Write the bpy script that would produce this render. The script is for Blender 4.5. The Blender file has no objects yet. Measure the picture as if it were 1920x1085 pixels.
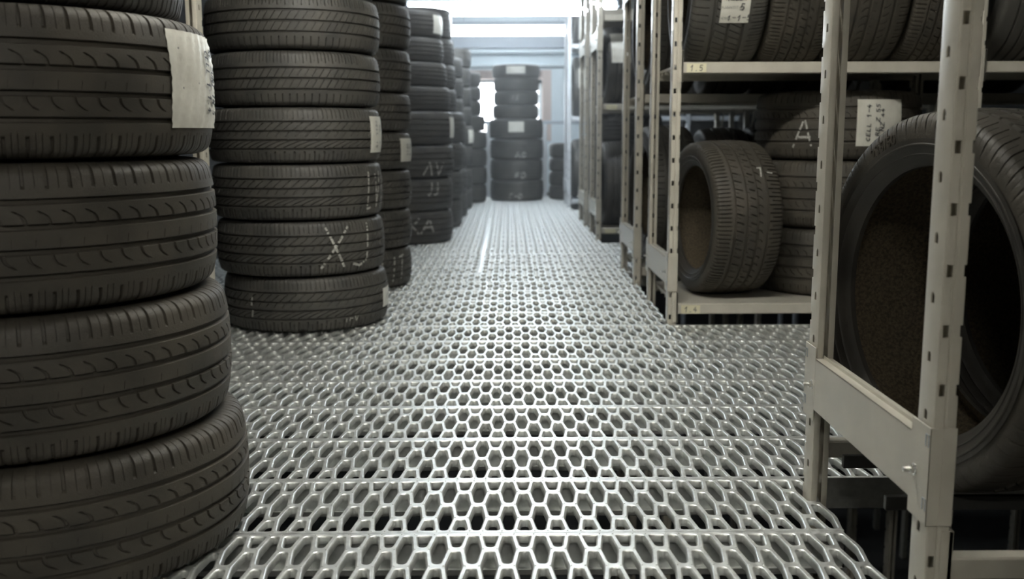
import bpy, math, random
import numpy as np
from mathutils import Vector, Matrix, Euler
from mathutils.geometry import delaunay_2d_cdt

random.seed(7)
rng = np.random.default_rng(7)
PI = math.pi
R_ = math.radians
scene = bpy.context.scene
C = scene.collection

# ------------------------------------------------------------ camera, world, view
H = 0.75
cam_d = bpy.data.cameras.new('camera')
cam_d.sensor_width = 36.0
cam_d.lens = 35.0
cam_d.clip_start = 0.02
cam_d.dof.use_dof = True
cam_d.dof.focus_distance = 2.2
cam_d.dof.aperture_fstop = 4.0
cam = bpy.data.objects.new('camera', cam_d)
C.objects.link(cam)
PITCH = R_(8.98); YAW = R_(0.245); ROLL = R_(0.2)
cam.matrix_world = (Matrix.Translation((0, 0, H)) @ Matrix.Rotation(-YAW, 4, 'Z')
                    @ Matrix.Rotation(PI/2 - PITCH, 4, 'X') @ Matrix.Rotation(-ROLL, 4, 'Z'))
scene.camera = cam

scene.view_settings.view_transform = 'Standard'
scene.view_settings.look = 'None'
scene.view_settings.gamma = 1.0
scene.view_settings.use_curve_mapping = False
scene.view_settings.exposure = 2.0

world = bpy.data.worlds.new('daylight')
scene.world = world
world.use_nodes = True
world.node_tree.nodes['Background'].inputs[0].default_value = (0.86, 0.94, 1.0, 1)
world.node_tree.nodes['Background'].inputs[1].default_value = 4.0

HAZE = 0.027
LAMP_FAR = 6.5     # emission of the far tubes
LAMP_MID = 13.0
LAMP_NEAR = 26.0

# ------------------------------------------------------------ materials
def new_mat(name):
    m = bpy.data.materials.new(name); m.use_nodes = True
    nt = m.node_tree
    return m, nt, nt.nodes['Principled BSDF']

def noise_mat(name, c1, c2, scale=20, rough=(0.5, 0.6), metal=0.0, bump=0.0, bscale=200, detail=4, coord='Object', spec=0.5, lo=0.35, hi=0.65):
    m, nt, b = new_mat(name)
    tc = nt.nodes.new('ShaderNodeTexCoord')
    n = nt.nodes.new('ShaderNodeTexNoise'); n.inputs['Scale'].default_value = scale; n.inputs['Detail'].default_value = detail
    nt.links.new(tc.outputs[coord], n.inputs['Vector'])
    r = nt.nodes.new('ShaderNodeValToRGB')
    r.color_ramp.elements[0].position = lo; r.color_ramp.elements[1].position = hi
    r.color_ramp.elements[0].color = (*c1, 1); r.color_ramp.elements[1].color = (*c2, 1)
    nt.links.new(n.outputs['Fac'], r.inputs['Fac']); nt.links.new(r.outputs['Color'], b.inputs['Base Color'])
    mr = nt.nodes.new('ShaderNodeMapRange'); mr.inputs['To Min'].default_value = rough[0]; mr.inputs['To Max'].default_value = rough[1]
    mr.inputs['From Min'].default_value = 0.3; mr.inputs['From Max'].default_value = 0.7
    nt.links.new(n.outputs['Fac'], mr.inputs['Value']); nt.links.new(mr.outputs['Result'], b.inputs['Roughness'])
    b.inputs['Metallic'].default_value = metal
    b.inputs['Specular IOR Level'].default_value = spec
    if bump > 0:
        n2 = nt.nodes.new('ShaderNodeTexNoise'); n2.inputs['Scale'].default_value = bscale; n2.inputs['Detail'].default_value = 3
        nt.links.new(tc.outputs[coord], n2.inputs['Vector'])
        bp = nt.nodes.new('ShaderNodeBump'); bp.inputs['Strength'].default_value = bump; bp.inputs['Distance'].default_value = 0.002
        nt.links.new(n2.outputs['Fac'], bp.inputs['Height']); nt.links.new(bp.outputs['Normal'], b.inputs['Normal'])
    return m

M = {}
M['tread'] = noise_mat('rubber_tread', (0.048, 0.044, 0.036), (0.076, 0.067, 0.053), 9, (0.50, 0.66), bump=0.35, bscale=420)
M['tread_cool'] = noise_mat('rubber_tread_dark', (0.060, 0.059, 0.055), (0.085, 0.081, 0.072), 11, (0.48, 0.62), bump=0.3, bscale=420)
M['side'] = noise_mat('rubber_sidewall', (0.032, 0.030, 0.026), (0.052, 0.047, 0.040), 8, (0.42, 0.55), bump=0.15, bscale=300)
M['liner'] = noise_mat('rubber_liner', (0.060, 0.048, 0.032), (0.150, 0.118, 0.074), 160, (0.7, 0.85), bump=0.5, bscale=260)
M['rail'] = noise_mat('dark_steel', (0.05, 0.05, 0.048), (0.07, 0.07, 0.066), 14, (0.4, 0.5), metal=0.3)
M['galv'] = noise_mat('galvanised_steel', (0.74, 0.76, 0.75), (0.86, 0.88, 0.87), 60, (0.34, 0.46), metal=0.8, bump=0.06, bscale=300)
M['rack'] = noise_mat('painted_steel', (0.53, 0.505, 0.435), (0.59, 0.56, 0.485), 14, (0.30, 0.42), metal=0.15, bump=0.05, bscale=200)
M['rackg'] = noise_mat('painted_steel_far', (0.62, 0.65, 0.68), (0.68, 0.71, 0.74), 14, (0.30, 0.42), metal=0.15)  # paler, bluer copy of painted_steel; window glare is put into the colour
M['bolt'] = noise_mat('zinc_bolt', (0.65, 0.65, 0.63), (0.8, 0.8, 0.78), 60, (0.2, 0.3), metal=1.0)
M['paper'] = noise_mat('label_paper', (0.66, 0.65, 0.58), (0.74, 0.73, 0.66), 25, (0.25, 0.5), bump=0.25, bscale=60)
M['tag'] = noise_mat('tag_paper', (0.68, 0.64, 0.46), (0.74, 0.70, 0.52), 25, (0.5, 0.6))
M['ink'] = noise_mat('ink', (0.02, 0.02, 0.03), (0.03, 0.03, 0.04), 25, (0.5, 0.6))
M['ink_pale'] = noise_mat('printed_ink', (0.22, 0.22, 0.20), (0.27, 0.27, 0.25), 25, (0.5, 0.6))
M['chalk'] = noise_mat('chalk', (0.20, 0.195, 0.18), (0.62, 0.61, 0.57), 220, (0.85, 0.95), detail=2)
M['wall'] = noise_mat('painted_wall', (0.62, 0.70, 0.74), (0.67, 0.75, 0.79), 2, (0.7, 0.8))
M['wall_dark'] = noise_mat('dark_wall', (0.035, 0.035, 0.034), (0.05, 0.049, 0.047), 2, (0.8, 0.9))  # near-black; on the end wall this colour stands in for shade
M['ceil'] = noise_mat('ceiling_paint', (0.70, 0.74, 0.77), (0.75, 0.79, 0.82), 2, (0.7, 0.8))
M['beam'] = noise_mat('beam_paint', (0.34, 0.39, 0.44), (0.40, 0.45, 0.50), 3, (0.4, 0.5))
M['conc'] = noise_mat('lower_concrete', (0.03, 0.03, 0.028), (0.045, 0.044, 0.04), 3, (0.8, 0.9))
M['speck'] = noise_mat('pale_speck', (0.5, 0.5, 0.45), (0.6, 0.6, 0.55), 60, (0.6, 0.7))

# brick for the window reveal
m, nt, b = new_mat('brick'); tc = nt.nodes.new('ShaderNodeTexCoord'); br = nt.nodes.new('ShaderNodeTexBrick')
br.inputs['Scale'].default_value = 4; br.inputs['Color1'].default_value = (0.56, 0.47, 0.43, 1); br.inputs['Color2'].default_value = (0.52, 0.43, 0.39, 1)
br.inputs['Mortar'].default_value = (0.5, 0.42, 0.38, 1)
nt.links.new(tc.outputs['Object'], br.inputs['Vector']); nt.links.new(br.outputs['Color'], b.inputs['Base Color']); b.inputs['Roughness'].default_value = 0.8
M['brick'] = m
m, nt, b = new_mat('window_glass'); b.inputs['Transmission Weight'].default_value = 1.0; b.inputs['Roughness'].default_value = 0.02; b.inputs['IOR'].default_value = 1.1
M['glass'] = m

def emit(name, col, s):
    m, nt, b = new_mat(name)
    b.inputs['Base Color'].default_value = (*col, 1)
    b.inputs['Emission Color'].default_value = (*col, 1); b.inputs['Emission Strength'].default_value = s
    return m
M['tube_far'] = emit('tube_far', (0.86, 0.94, 1.0), LAMP_FAR)
M['tube_mid'] = emit('tube_mid', (0.92, 0.97, 1.0), LAMP_MID)
M['tube_near'] = emit('tube_near', (1.0, 0.96, 0.86), LAMP_NEAR)
M['tube_back'] = emit('tube_back', (1.0, 0.95, 0.84), 21.0)

# ------------------------------------------------------------ helpers
def mesh_obj(name, verts, faces, mat, parent=None, smooth=False, angle=35, mi=None):
    me = bpy.data.meshes.new(name)
    me.from_pydata([tuple(map(float, v)) for v in verts], [], [tuple(map(int, f)) for f in faces])
    mats = mat if isinstance(mat, (list, tuple)) else [mat]
    for mm in mats: me.materials.append(mm)
    if mi is not None: me.polygons.foreach_set('material_index', np.array(mi, dtype=np.int32))
    if smooth:
        me.polygons.foreach_set('use_smooth', np.ones(len(me.polygons), dtype=bool))
        me.set_sharp_from_angle(angle=R_(angle))
    me.update()
    o = bpy.data.objects.new(name, me); C.objects.link(o)
    if parent is not None: o.parent = parent
    return o

def link_mesh(name, me, parent=None):
    o = bpy.data.objects.new(name, me); C.objects.link(o)
    if parent is not None: o.parent = parent
    return o

def tag(o, label, cat=None, group=None, kind=None):
    o['label'] = label
    if cat: o['category'] = cat
    if group: o['group'] = group
    if kind: o['kind'] = kind
    return o

def empty(name, loc, rz=0.0):
    o = bpy.data.objects.new(name, None); C.objects.link(o)
    o.location = loc; o.rotation_euler = (0, 0, rz); o.empty_display_size = 0.1
    return o

class MB:
    def __init__(s): s.v = []; s.f = []; s.m = []
    def add(s, v, f, m=0):
        k = len(s.v); s.v += [tuple(p) for p in v]; s.f += [tuple(i + k for i in q) for q in f]; s.m += [m]*len(f)
    def box(s, x0, x1, y0, y1, z0, z1, m=0):
        s.add([(x0,y0,z0),(x1,y0,z0),(x1,y1,z0),(x0,y1,z0),(x0,y0,z1),(x1,y0,z1),(x1,y1,z1),(x0,y1,z1)],
              [(0,3,2,1),(4,5,6,7),(0,1,5,4),(1,2,6,5),(2,3,7,6),(3,0,4,7)], m)
    def bbox(s, x0, x1, y0, y1, z0, z1, b=0.003, m=0):
        # box with chamfered edges
        xs=(x0,x1); ys=(y0,y1); zs=(z0,z1); v=[]; idx={}
        for i in (0,1):
            for j in (0,1):
                for k in (0,1):
                    sx=b if i==0 else -b; sy=b if j==0 else -b; sz=b if k==0 else -b
                    for a,p in enumerate(((xs[i],ys[j]+sy,zs[k]+sz),(xs[i]+sx,ys[j],zs[k]+sz),(xs[i]+sx,ys[j]+sy,zs[k]))):
                        idx[(i,j,k,a)]=len(v); v.append(p)
        g=lambda i,j,k,a: idx[(i,j,k,a)]
        f=[]
        for i in (0,1): f.append([g(i,0,0,0),g(i,1,0,0),g(i,1,1,0),g(i,0,1,0)])
        for j in (0,1): f.append([g(0,j,0,1),g(1,j,0,1),g(1,j,1,1),g(0,j,1,1)])
        for k in (0,1): f.append([g(0,0,k,2),g(1,0,k,2),g(1,1,k,2),g(0,1,k,2)])
        for i in (0,1):
            for j in (0,1): f.append([g(i,j,0,0),g(i,j,1,0),g(i,j,1,1),g(i,j,0,1)])
            for k in (0,1): f.append([g(i,0,k,0),g(i,1,k,0),g(i,1,k,2),g(i,0,k,2)])
        for j in (0,1):
            for k in (0,1): f.append([g(0,j,k,1),g(1,j,k,1),g(1,j,k,2),g(0,j,k,2)])
        for i in (0,1):
            for j in (0,1):
                for k in (0,1): f.append([g(i,j,k,0),g(i,j,k,1),g(i,j,k,2)])
        cx,cy,cz=(x0+x1)/2,(y0+y1)/2,(z0+z1)/2
        ff=[]
        for q in f:
            P=[Vector(v[a]) for a in q]; n=(P[1]-P[0]).cross(P[2]-P[0]); c=sum(P,Vector())/len(P)-Vector((cx,cy,cz))
            ff.append(q if n.dot(c)>0 else q[::-1])
        s.add(v, ff, m)
    def cyl(s, p0, p1, r, n=12, m=0, r1=None):
        p0=Vector(p0); p1=Vector(p1); d=(p1-p0).normalized(); a=d.orthogonal().normalized(); b=d.cross(a); r1=r if r1 is None else r1
        v=[p0+(a*math.cos(2*PI*i/n)+b*math.sin(2*PI*i/n))*r for i in range(n)]+[p1+(a*math.cos(2*PI*i/n)+b*math.sin(2*PI*i/n))*r1 for i in range(n)]
        f=[(i,(i+1)%n,n+(i+1)%n,n+i) for i in range(n)]+[tuple(range(n))[::-1],tuple(range(n,2*n))]
        s.add(v,f,m)
    def build(s, name, mat, parent=None, smooth=False, angle=35):
        return mesh_obj(name, s.v, s.f, mat, parent, smooth, angle, s.m)

def sheet(outer, holes):
    """flat sheet with holes -> 2D verts, triangles"""
    pts=[]; polys=[]
    for poly in [outer]+list(holes):
        k=len(pts); pts+= [Vector(p) for p in poly]; polys.append(list(range(k,k+len(poly))))
    r = delaunay_2d_cdt(pts, [], polys, 1, 1e-6)
    V,F,OF = r[0], r[2], r[5]
    tris=[]
    for f,of in zip(F,OF):
        if any(i>0 for i in of): continue
        tris.append(tuple(f))
    return [(v.x,v.y) for v in V], tris

def text_mesh(txt, size, res=3):
    cu = bpy.data.curves.new('t','FONT'); cu.body=txt; cu.size=size; cu.align_x='CENTER'; cu.align_y='CENTER'; cu.resolution_u=res
    o = bpy.data.objects.new('t',cu); C.objects.link(o)
    dg=bpy.context.evaluated_depsgraph_get(); me=bpy.data.meshes.new_from_object(o.evaluated_get(dg))
    v=[(p.co.x,p.co.y) for p in me.vertices]; f=[tuple(p.vertices) for p in me.polygons]
    bpy.data.objects.remove(o); bpy.data.curves.remove(cu); bpy.data.meshes.remove(me)
    return v,f

STROKES = {
 'X':[[(0,1),(1,0)],[(1,1),(0,0)]], 'J':[[(.8,1),(.8,.2),(.5,0),(.1,.15)]], 'V':[[(0,1),(.5,0),(1,1)]], 'A':[[(0,0),(.5,1),(1,0)],[(.2,.4),(.8,.4)]],
 'I':[[(.5,0),(.5,1)]], 'L':[[(.2,1),(.2,0),(.8,0)]], 'U':[[(.1,1),(.1,.2),(.5,0),(.9,.2),(.9,1)]], 'F':[[(.1,0),(.1,1),(.9,1)],[(.1,.5),(.7,.5)]],
 'D':[[(.1,0),(.1,1),(.6,1),(.95,.6),(.95,.4),(.6,0),(.1,0)]], 'O':[[(.5,0),(.1,.3),(.1,.7),(.5,1),(.9,.7),(.9,.3),(.5,0)]],
 '-':[[(.1,.5),(.9,.5)]], '1':[[(.1,.6),(.55,1),(.55,0)]], '5':[[(.9,1),(.2,1),(.15,.55),(.6,.6),(.85,.3),(.6,0),(.1,.08)]], '.':[[(.35,.0),(.6,.02)]],
 '4':[[(.6,1),(.1,.35),(.9,.35)],[(.65,.65),(.65,0)]], 'T':[[(.0,1),(1,1)],[(.5,1),(.5,0)]], 'P':[[(.1,0),(.1,1),(.7,1),(.85,.75),(.7,.5),(.1,.5)]],
 'K':[[(.1,0),(.1,1)],[(.9,1),(.1,.45),(.9,0)]], ' ':[], 'N':[[(.1,0),(.1,1),(.9,0),(.9,1)]], 'C':[[(.9,.85),(.5,1),(.1,.6),(.1,.4),(.5,0),(.9,.15)]], 'E':[[(.9,1),(.1,1),(.1,0),(.9,0)],[(.1,.5),(.7,.5)]], 'Z':[[(0,1),(1,1),(0,0),(1,0)]],
 'R':[[(.1,0),(.1,1),(.7,1),(.85,.75),(.7,.5),(.1,.5)],[(.4,.5),(.9,0)]], '/':[[(.1,0),(.9,1)]],
}
def handwriting(txt, w, h, gap, lw, jit=0.06, seg=0.006, slant=0.12):
    """list of small quads (2D) that make the strokes; centred"""
    q=[]; x=-(len(txt)*(w+gap)-gap)/2
    for ch in txt:
        for st in STROKES.get(ch,[]):
            pts=[(x+p[0]*w+(p[1]-.5)*h*slant+random.uniform(-jit,jit)*w, (p[1]-.5)*h+random.uniform(-jit,jit)*h) for p in st]
            for (a,b) in zip(pts[:-1],pts[1:]):
                L=math.hypot(b[0]-a[0],b[1]-a[1]); n=max(1,int(L/seg)); dx,dy=(b[0]-a[0])/L,(b[1]-a[1])/L
                for i in range(n):
                    t0,t1=i/n,(i+1.15)/n; l2=lw/2
                    P=[(a[0]+dx*L*t0-dy*l2*1,a[1]+dy*L*t0+dx*l2),(a[0]+dx*L*t0+dy*l2,a[1]+dy*L*t0-dx*l2),(a[0]+dx*L*t1+dy*l2,a[1]+dy*L*t1-dx*l2),(a[0]+dx*L*t1-dy*l2,a[1]+dy*L*t1+dx*l2)]
                    q.append(P)
        x+=w+gap
    return q

# ------------------------------------------------------------ floor grating
PW=0.2924; Y0=1.794; PX=0.0623
def hex_hole(cx, cy, hl, m, e, cut0=None, cut1=None):
    """hexagonal hole long in y; cut0/cut1 clip the far/near ends"""
    lo = cy-hl if cut0 is None else cut0; hi = cy+hl if cut1 is None else cut1
    def hw(y):
        t=min(1,abs(y-cy)/hl); return m+(e-m)*t
    r=0.0045; pts=[]
    wl,wh=hw(lo),hw(hi)
    # right side going up
    pts+= [(wl-r,lo),(wl-r*0.3,lo+r*0.3),(wl+ (hw(lo+r*1.2)-wl),lo+r*1.2)]
    if lo<cy<hi: pts+= [(hw(cy-.004)-.0002,cy-.004),(hw(cy-.004)-.0002,cy+.004)]
    pts+= [(hw(hi-r*1.2),hi-r*1.2),(wh-r*0.3,hi-r*0.3),(wh-r,hi)]
    left=[(-x,y) for x,y in reversed(pts)]
    allp=pts+left
    return [(cx+x,y) for x,y in allp]
def offset_poly(p,d):
    n=len(p); out=[]
    for i in range(n):
        a=Vector(p[i-1]); b=Vector(p[i]); c=Vector(p[(i+1)%n])
        e1=(b-a).normalized(); e2=(c-b).normalized()
        n1=Vector((e1.y,-e1.x)); n2=Vector((e2.y,-e2.x)); nn=(n1+n2)
        if nn.length<1e-6: nn=n1
        nn.normalize(); k=d/max(0.5,nn.dot(n1)); out.append((b.x+nn.x*k,b.y+nn.y*k))
    return out
def plank(x0, x1, detail=True):
    """one grating plank, near edge at y=0, far edge at y=PW-gap"""
    holes=[]; w=PW-0.0016
    k0=int(round(x0/PX)); k1=int(round(x1/PX))
    hl=0.0605; m=0.0143; e=0.0066
    for k in range(k0,k1+1):
        x=k*PX
        for cy in (0.0737,0.2162): holes.append(hex_hole(x,cy,hl,m,e))
        if k<k1:
            xb=x+PX/2
            holes.append(hex_hole(xb,0.145,hl,m,e))
            holes.append(hex_hole(xb,0.002,hl,m,e,cut0=0.0127))
            holes.append(hex_hole(xb,0.288,hl,m,e,cut1=0.2772))
    def edge(y):   # zig-zag cut right after the last column
        return 0.024-0.009*min(1,min(abs(y-0.0737),abs(y-0.2162))/hl)
    ys=[0,0.0127,0.0737-.01,0.0737+.01,0.135,0.155,0.2162-.01,0.2162+.01,0.277,w]
    xr=k1*PX; xl=k0*PX
    outer=[(xl-edge(y) ,y) for y in reversed(ys)]+[(xr+edge(y),y) for y in ys]
    outer[0]=(xl-0.02,w); 
    V=[];F=[]
    offs=[(0.0030,0.0),(0.0012,-0.0008),(0.0,-0.0030),(0.0,-0.0150)]
    v2,t=sheet(outer,[offset_poly(h,offs[0][0]) for h in holes])
    V+=[(x,y,0.0) for x,y in v2]
    for a in t:
        p,q,r=[v2[i] for i in a]
        ar=(q[0]-p[0])*(r[1]-p[1])-(r[0]-p[0])*(q[1]-p[1])
        F.append(a if ar>0 else a[::-1])
    for h in holes:
        n=len(h); base=len(V)
        for d,z in offs: V+=[(x,y,z) for x,y in offset_poly(h,d)]
        for j in range(len(offs)-1):
            for i in range(n):
                a=base+j*n+i; b2=base+j*n+(i+1)%n
                F.append((a,a+n,b2+n,b2)) if True else None
    mb=MB(); mb.v=V; mb.f=F; mb.m=[0]*len(F)
    # studs at the nodes
    if detail:
        for k in range(k0,k1+1):
            for (xx,yy) in ((k*PX,0.145),(k*PX+PX/2,0.0735),(k*PX+PX/2,0.2165),(k*PX,0.0075),(k*PX,0.2835)):
                if xx>xr: continue
                for s in (-1,1):
                    cx=xx+s*0.0125; r=0.0017
                    vs=[(cx+r*math.cos(a*PI/3),yy+r*math.sin(a*PI/3),0.0) for a in range(6)]+[(cx+.6*r*math.cos(a*PI/3),yy+.6*r*math.sin(a*PI/3),0.0012) for a in range(6)]
                    mb.add(vs,[(a,(a+1)%6,6+(a+1)%6,6+a) for a in range(6)]+[tuple(range(6,12))])
    # rolled edges + flanges + slotted lips
    d=0.070; th=0.0016
    xa,xb=xl-0.015,xr+0.015
    for (ya,yb,sg) in ((0.0,th,1),(w-th,w,-1)):
        mb.box(xa,xb,ya,yb,-d,-0.0005)
    lw=0.030
    slots=[]
    n=int((xb-xa)/0.0623)
    for i in range(n):
        cx=xa+0.03+i*0.0623; 
        slots.append([(cx+.011*math.cos(t*PI/4)*(1.0),0.5*lw+.0042*math.sin(t*PI/4)) for t in range(8)])
    v2,t=sheet([(xa,0),(xb,0),(xb,lw),(xa,lw)],slots)
    for yo,sg in ((th,1),(w-th,-1)):
        for zz in (-d,-d-0.0016):
            mb.add([(x,yo+sg*y,zz) for x,y in v2],t)
        mb.box(xa,xb,min(yo+sg*lw,yo+sg*(lw-.0015)),max(yo+sg*lw,yo+sg*(lw-.0015)),-d,-d+0.010)
    return np.array(mb.v),mb.f

shortV,shortF=plank(-1.75,0.592)
longV,longF=plank(-1.75,2.6)
leftV,leftF=plank(-1.75,-0.19,False)
rightV,rightF=plank(-0.125,0.592,False)
fv=[];ff=[];base=0
def add_plank(V,F,n,dx=0.0):
    global base
    vv=V.copy(); vv[:,1]+=Y0+(n-0)*PW+0.0008; vv[:,0]+=dx
    fv.append(vv); ff.extend([tuple(i+base for i in f) for f in F]); base+=len(V)
LONG=set(range(1,7))|set(range(12,17))|set(range(24,27))|{30,31,32,33}
for n in range(-4,34):
    dx=[0,0,0.004,-0.003][n%4]
    if n in LONG: add_plank(longV,longF,n,dx)
    elif 12<n<24: add_plank(leftV,leftF,n); add_plank(rightV,rightF,n)
    else: add_plank(shortV,shortF,n,dx)
mbx=MB(); mbx.bbox(-.169,-.143,5.32,8.79,-.001,.0025,.001)
fv.append(np.array(mbx.v)); ff.extend([tuple(i+base for i in f) for f in mbx.f]); base+=len(mbx.v)
fl=mesh_obj('floor',np.concatenate(fv),ff,M['galv'],smooth=True,angle=50)
tag(fl,'galvanised steel walkway of hexagon-holed grating planks down the aisle','floor',kind='structure')

# ------------------------------------------------------------ room
def struct(name,mb,mat,label,cat):
    return tag(mb.build(name,mat),label,cat,kind='structure')
ZL=-2.4; ZC=2.35; XL=-2.9; XR=4.6; YB=12.6; YF=-3.0
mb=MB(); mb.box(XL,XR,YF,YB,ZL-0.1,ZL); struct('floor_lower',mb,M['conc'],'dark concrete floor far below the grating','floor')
mb=MB(); mb.box(XL,XR,YF,YB,ZC,ZC+0.1); struct('ceiling',mb,M['ceil'],'low pale ceiling over the aisle','ceiling')
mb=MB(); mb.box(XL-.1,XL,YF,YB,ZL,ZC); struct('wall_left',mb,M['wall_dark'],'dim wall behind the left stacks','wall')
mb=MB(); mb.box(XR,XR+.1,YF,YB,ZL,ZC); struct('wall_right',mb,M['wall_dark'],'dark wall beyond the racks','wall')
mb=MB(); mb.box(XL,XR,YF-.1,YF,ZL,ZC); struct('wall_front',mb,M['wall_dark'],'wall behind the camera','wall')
WX0,WX1,WZ0,WZ1=-0.62,0.44,0.64,1.40
mb=MB(); T=0.35
mb.box(XL,WX0-.11,YB,YB+T,0,ZC); mb.box(WX1+.11,1.15,YB,YB+T,0,ZC); mb.box(WX0-.11,WX1+.11,YB,YB+T,0,WZ0); mb.box(WX0-.11,WX1+.11,YB,YB+T,WZ1+.11,ZC)
struct('wall_back',mb,M['wall'],'pale blue-grey end wall around the bright window','wall')
mb=MB(); mb.box(XL,XR,YB,YB+T,ZL,0); mb.box(1.15,XR,YB,YB+T,0,ZC); struct('wall_back_shade',mb,M['wall_dark'],'end wall behind the racks and below the walkway, shade put into its dark colour','wall')  # same end wall as the pale part, darkened in colour to paint in shade
mb=MB()
mb.box(WX0-.11,WX0,YB-.01,YB+T,WZ0,WZ1+.11); mb.box(WX1,WX1+.11,YB-.01,YB+T,WZ0,WZ1+.11); mb.box(WX0,WX1,YB-.01,YB+T,WZ1,WZ1+.11)
struct('trim_1',mb,M['brick'],'reddish brick surround of the end window','window surround')
w=empty('window_1',((WX0+WX1)/2,YB+.2,WZ0)); tag(w,'overexposed window in the end wall behind the tyre tower','window',kind='structure')
cx=(WX0+WX1)/2
mb=MB()
for a,b_ in ((WX0,WX0+.04),(WX1-.04,WX1),(cx-.02,cx+.02)): mb.box(a-cx,b_-cx,-.02,.02,0,WZ1-WZ0)
mb.box(WX0-cx,WX1-cx,-.02,.02,0,.04); mb.box(WX0-cx,WX1-cx,-.02,.02,WZ1-WZ0-.04,WZ1-WZ0)
mb.build('window_frame',M['wall'],w)
mb=MB(); mb.box(WX0-cx+.03,WX1-cx-.03,-.003,.003,.03,WZ1-WZ0-.03); mb.build('window_pane',M['glass'],w)
# ledges / beams across the end wall
mb=MB(); mb.bbox(XL,XR,YB-.16,YB,1.76,1.95,.008); struct('trim_2',mb,M['beam'],'deep grey-blue beam across the end wall','beam')
mb=MB(); mb.bbox(XL,XR,YB-.20,YB,1.70,1.745,.012); struct('trim_3',mb,M['wall'],'pale ledge under the deep beam','ledge')
mb=MB(); mb.bbox(XL,XR,YB-.10,YB,1.545,1.58,.01); struct('trim_4',mb,M['wall'],'thin pale ledge above the window','ledge')
for i,y in enumerate((10.3,7.9,5.5,3.1)):
    mb=MB(); mb.bbox(XL,XR,y-.08,y+.08,2.16,ZC,.008); struct('trim_%d'%(5+i),mb,M['beam'],'ceiling beam across the aisle, %s from the end wall'%('first','second','third','fourth')[i],'beam')

# ------------------------------------------------------------ lamps
def lamp(x,y,z,L,mat,label,wd=0.10,tr=0.014):
    t=empty('ceiling_lamp',(x,y,z)); tag(t,label,'lamp',group='strip lamps over the aisle')
    mb=MB(); mb.bbox(-L/2,L/2,-wd/2,wd/2,0.03,0.07,.006); mb.build('lamp_housing',M['beam'],t)
    for s in (-1,1):
        mb=MB(); mb.cyl((-L/2+.03,s*wd*.25,0.026-tr),(L/2-.03,s*wd*.25,0.026-tr),tr,18); mb.build('lamp_tube',mat,t,smooth=True,angle=50)
        mb=MB(); mb.box(s*(L/2-.015)-.012,s*(L/2-.015)+.012,-wd/2,wd/2,-.01,.03); mb.build('end_cap',M['beam'],t)
        mb=MB(); mb.cyl((s*L*.35,0,0.07),(s*L*.35,0,ZC-z),0.004,6); mb.build('hanger',M['beam'],t)
    return t
lamp(0.05,11.3,1.87,1.5,M['tube_far'],'bright strip lamp hanging nearest the end wall',0.22,0.045)
lamp(0.05,9.2,1.86,1.9,M['tube_far'],'bright strip lamp at the top edge of the photo, nearer than the other',0.24,0.05)
lamp(0.10,6.7,2.10,1.6,M['tube_mid'],'strip lamp above the middle of the aisle')
lamp(0.15,2.45,2.10,1.5,M['tube_near'],'strip lamp above the first side aisle')
lamp(0.10,-1.2,2.10,1.5,M['tube_back'],'strip lamp behind the camera')

# ------------------------------------------------------------ tyres
def tyre_rows(R,W,r,TW,grooves,gw,gd):
    """tread rows: list of (axial, radial, rib, vfrac)  rib=-1 inside groove, 'S' shoulders carry rib 0/last"""
    hw=TW/2
    def rad(s): return R-0.009*(min(1,abs(s)/hw))**2.6
    edges=[-hw]+[x for g in grooves for x in (g-gw/2,g+gw/2)]+[hw]
    rows=[]
    nrib=len(grooves)+1
    # shoulder lower
    P0=Vector((-W/2+0.0035,R-0.052)); P1=Vector((-W/2+0.001,R-0.020)); P2=Vector((-hw-0.008,R-0.011)); P3=Vector((-hw,rad(hw)))
    def bez(t): return P0*(1-t)**3+P1*3*t*(1-t)**2+P2*3*t*t*(1-t)+P3*t**3
    sh=[(bez(t).x,bez(t).y,t) for t in (0,.12,.25,.4,.55,.7,.85)]
    for a,b_,t in sh: rows.append((a,b_,0,-1+t))
    for i in range(nrib):
        a,b_=edges[2*i],edges[2*i+1]
        n=7
        for j in range(n+1):
            v=j/n; s=a+(b_-a)*v
            if i==0 and False: pass
            rows.append((s,rad(s),i,v))
        if i<nrib-1:
            g=grooves[i]
            rows.append((g-gw*.32,rad(g)-gd,-1,0)); rows.append((g+gw*.32,rad(g)-gd,-1,1))
    for a,b_,t in reversed(sh): rows.append((-a,b_,nrib-1,2-t))
    return rows

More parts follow.
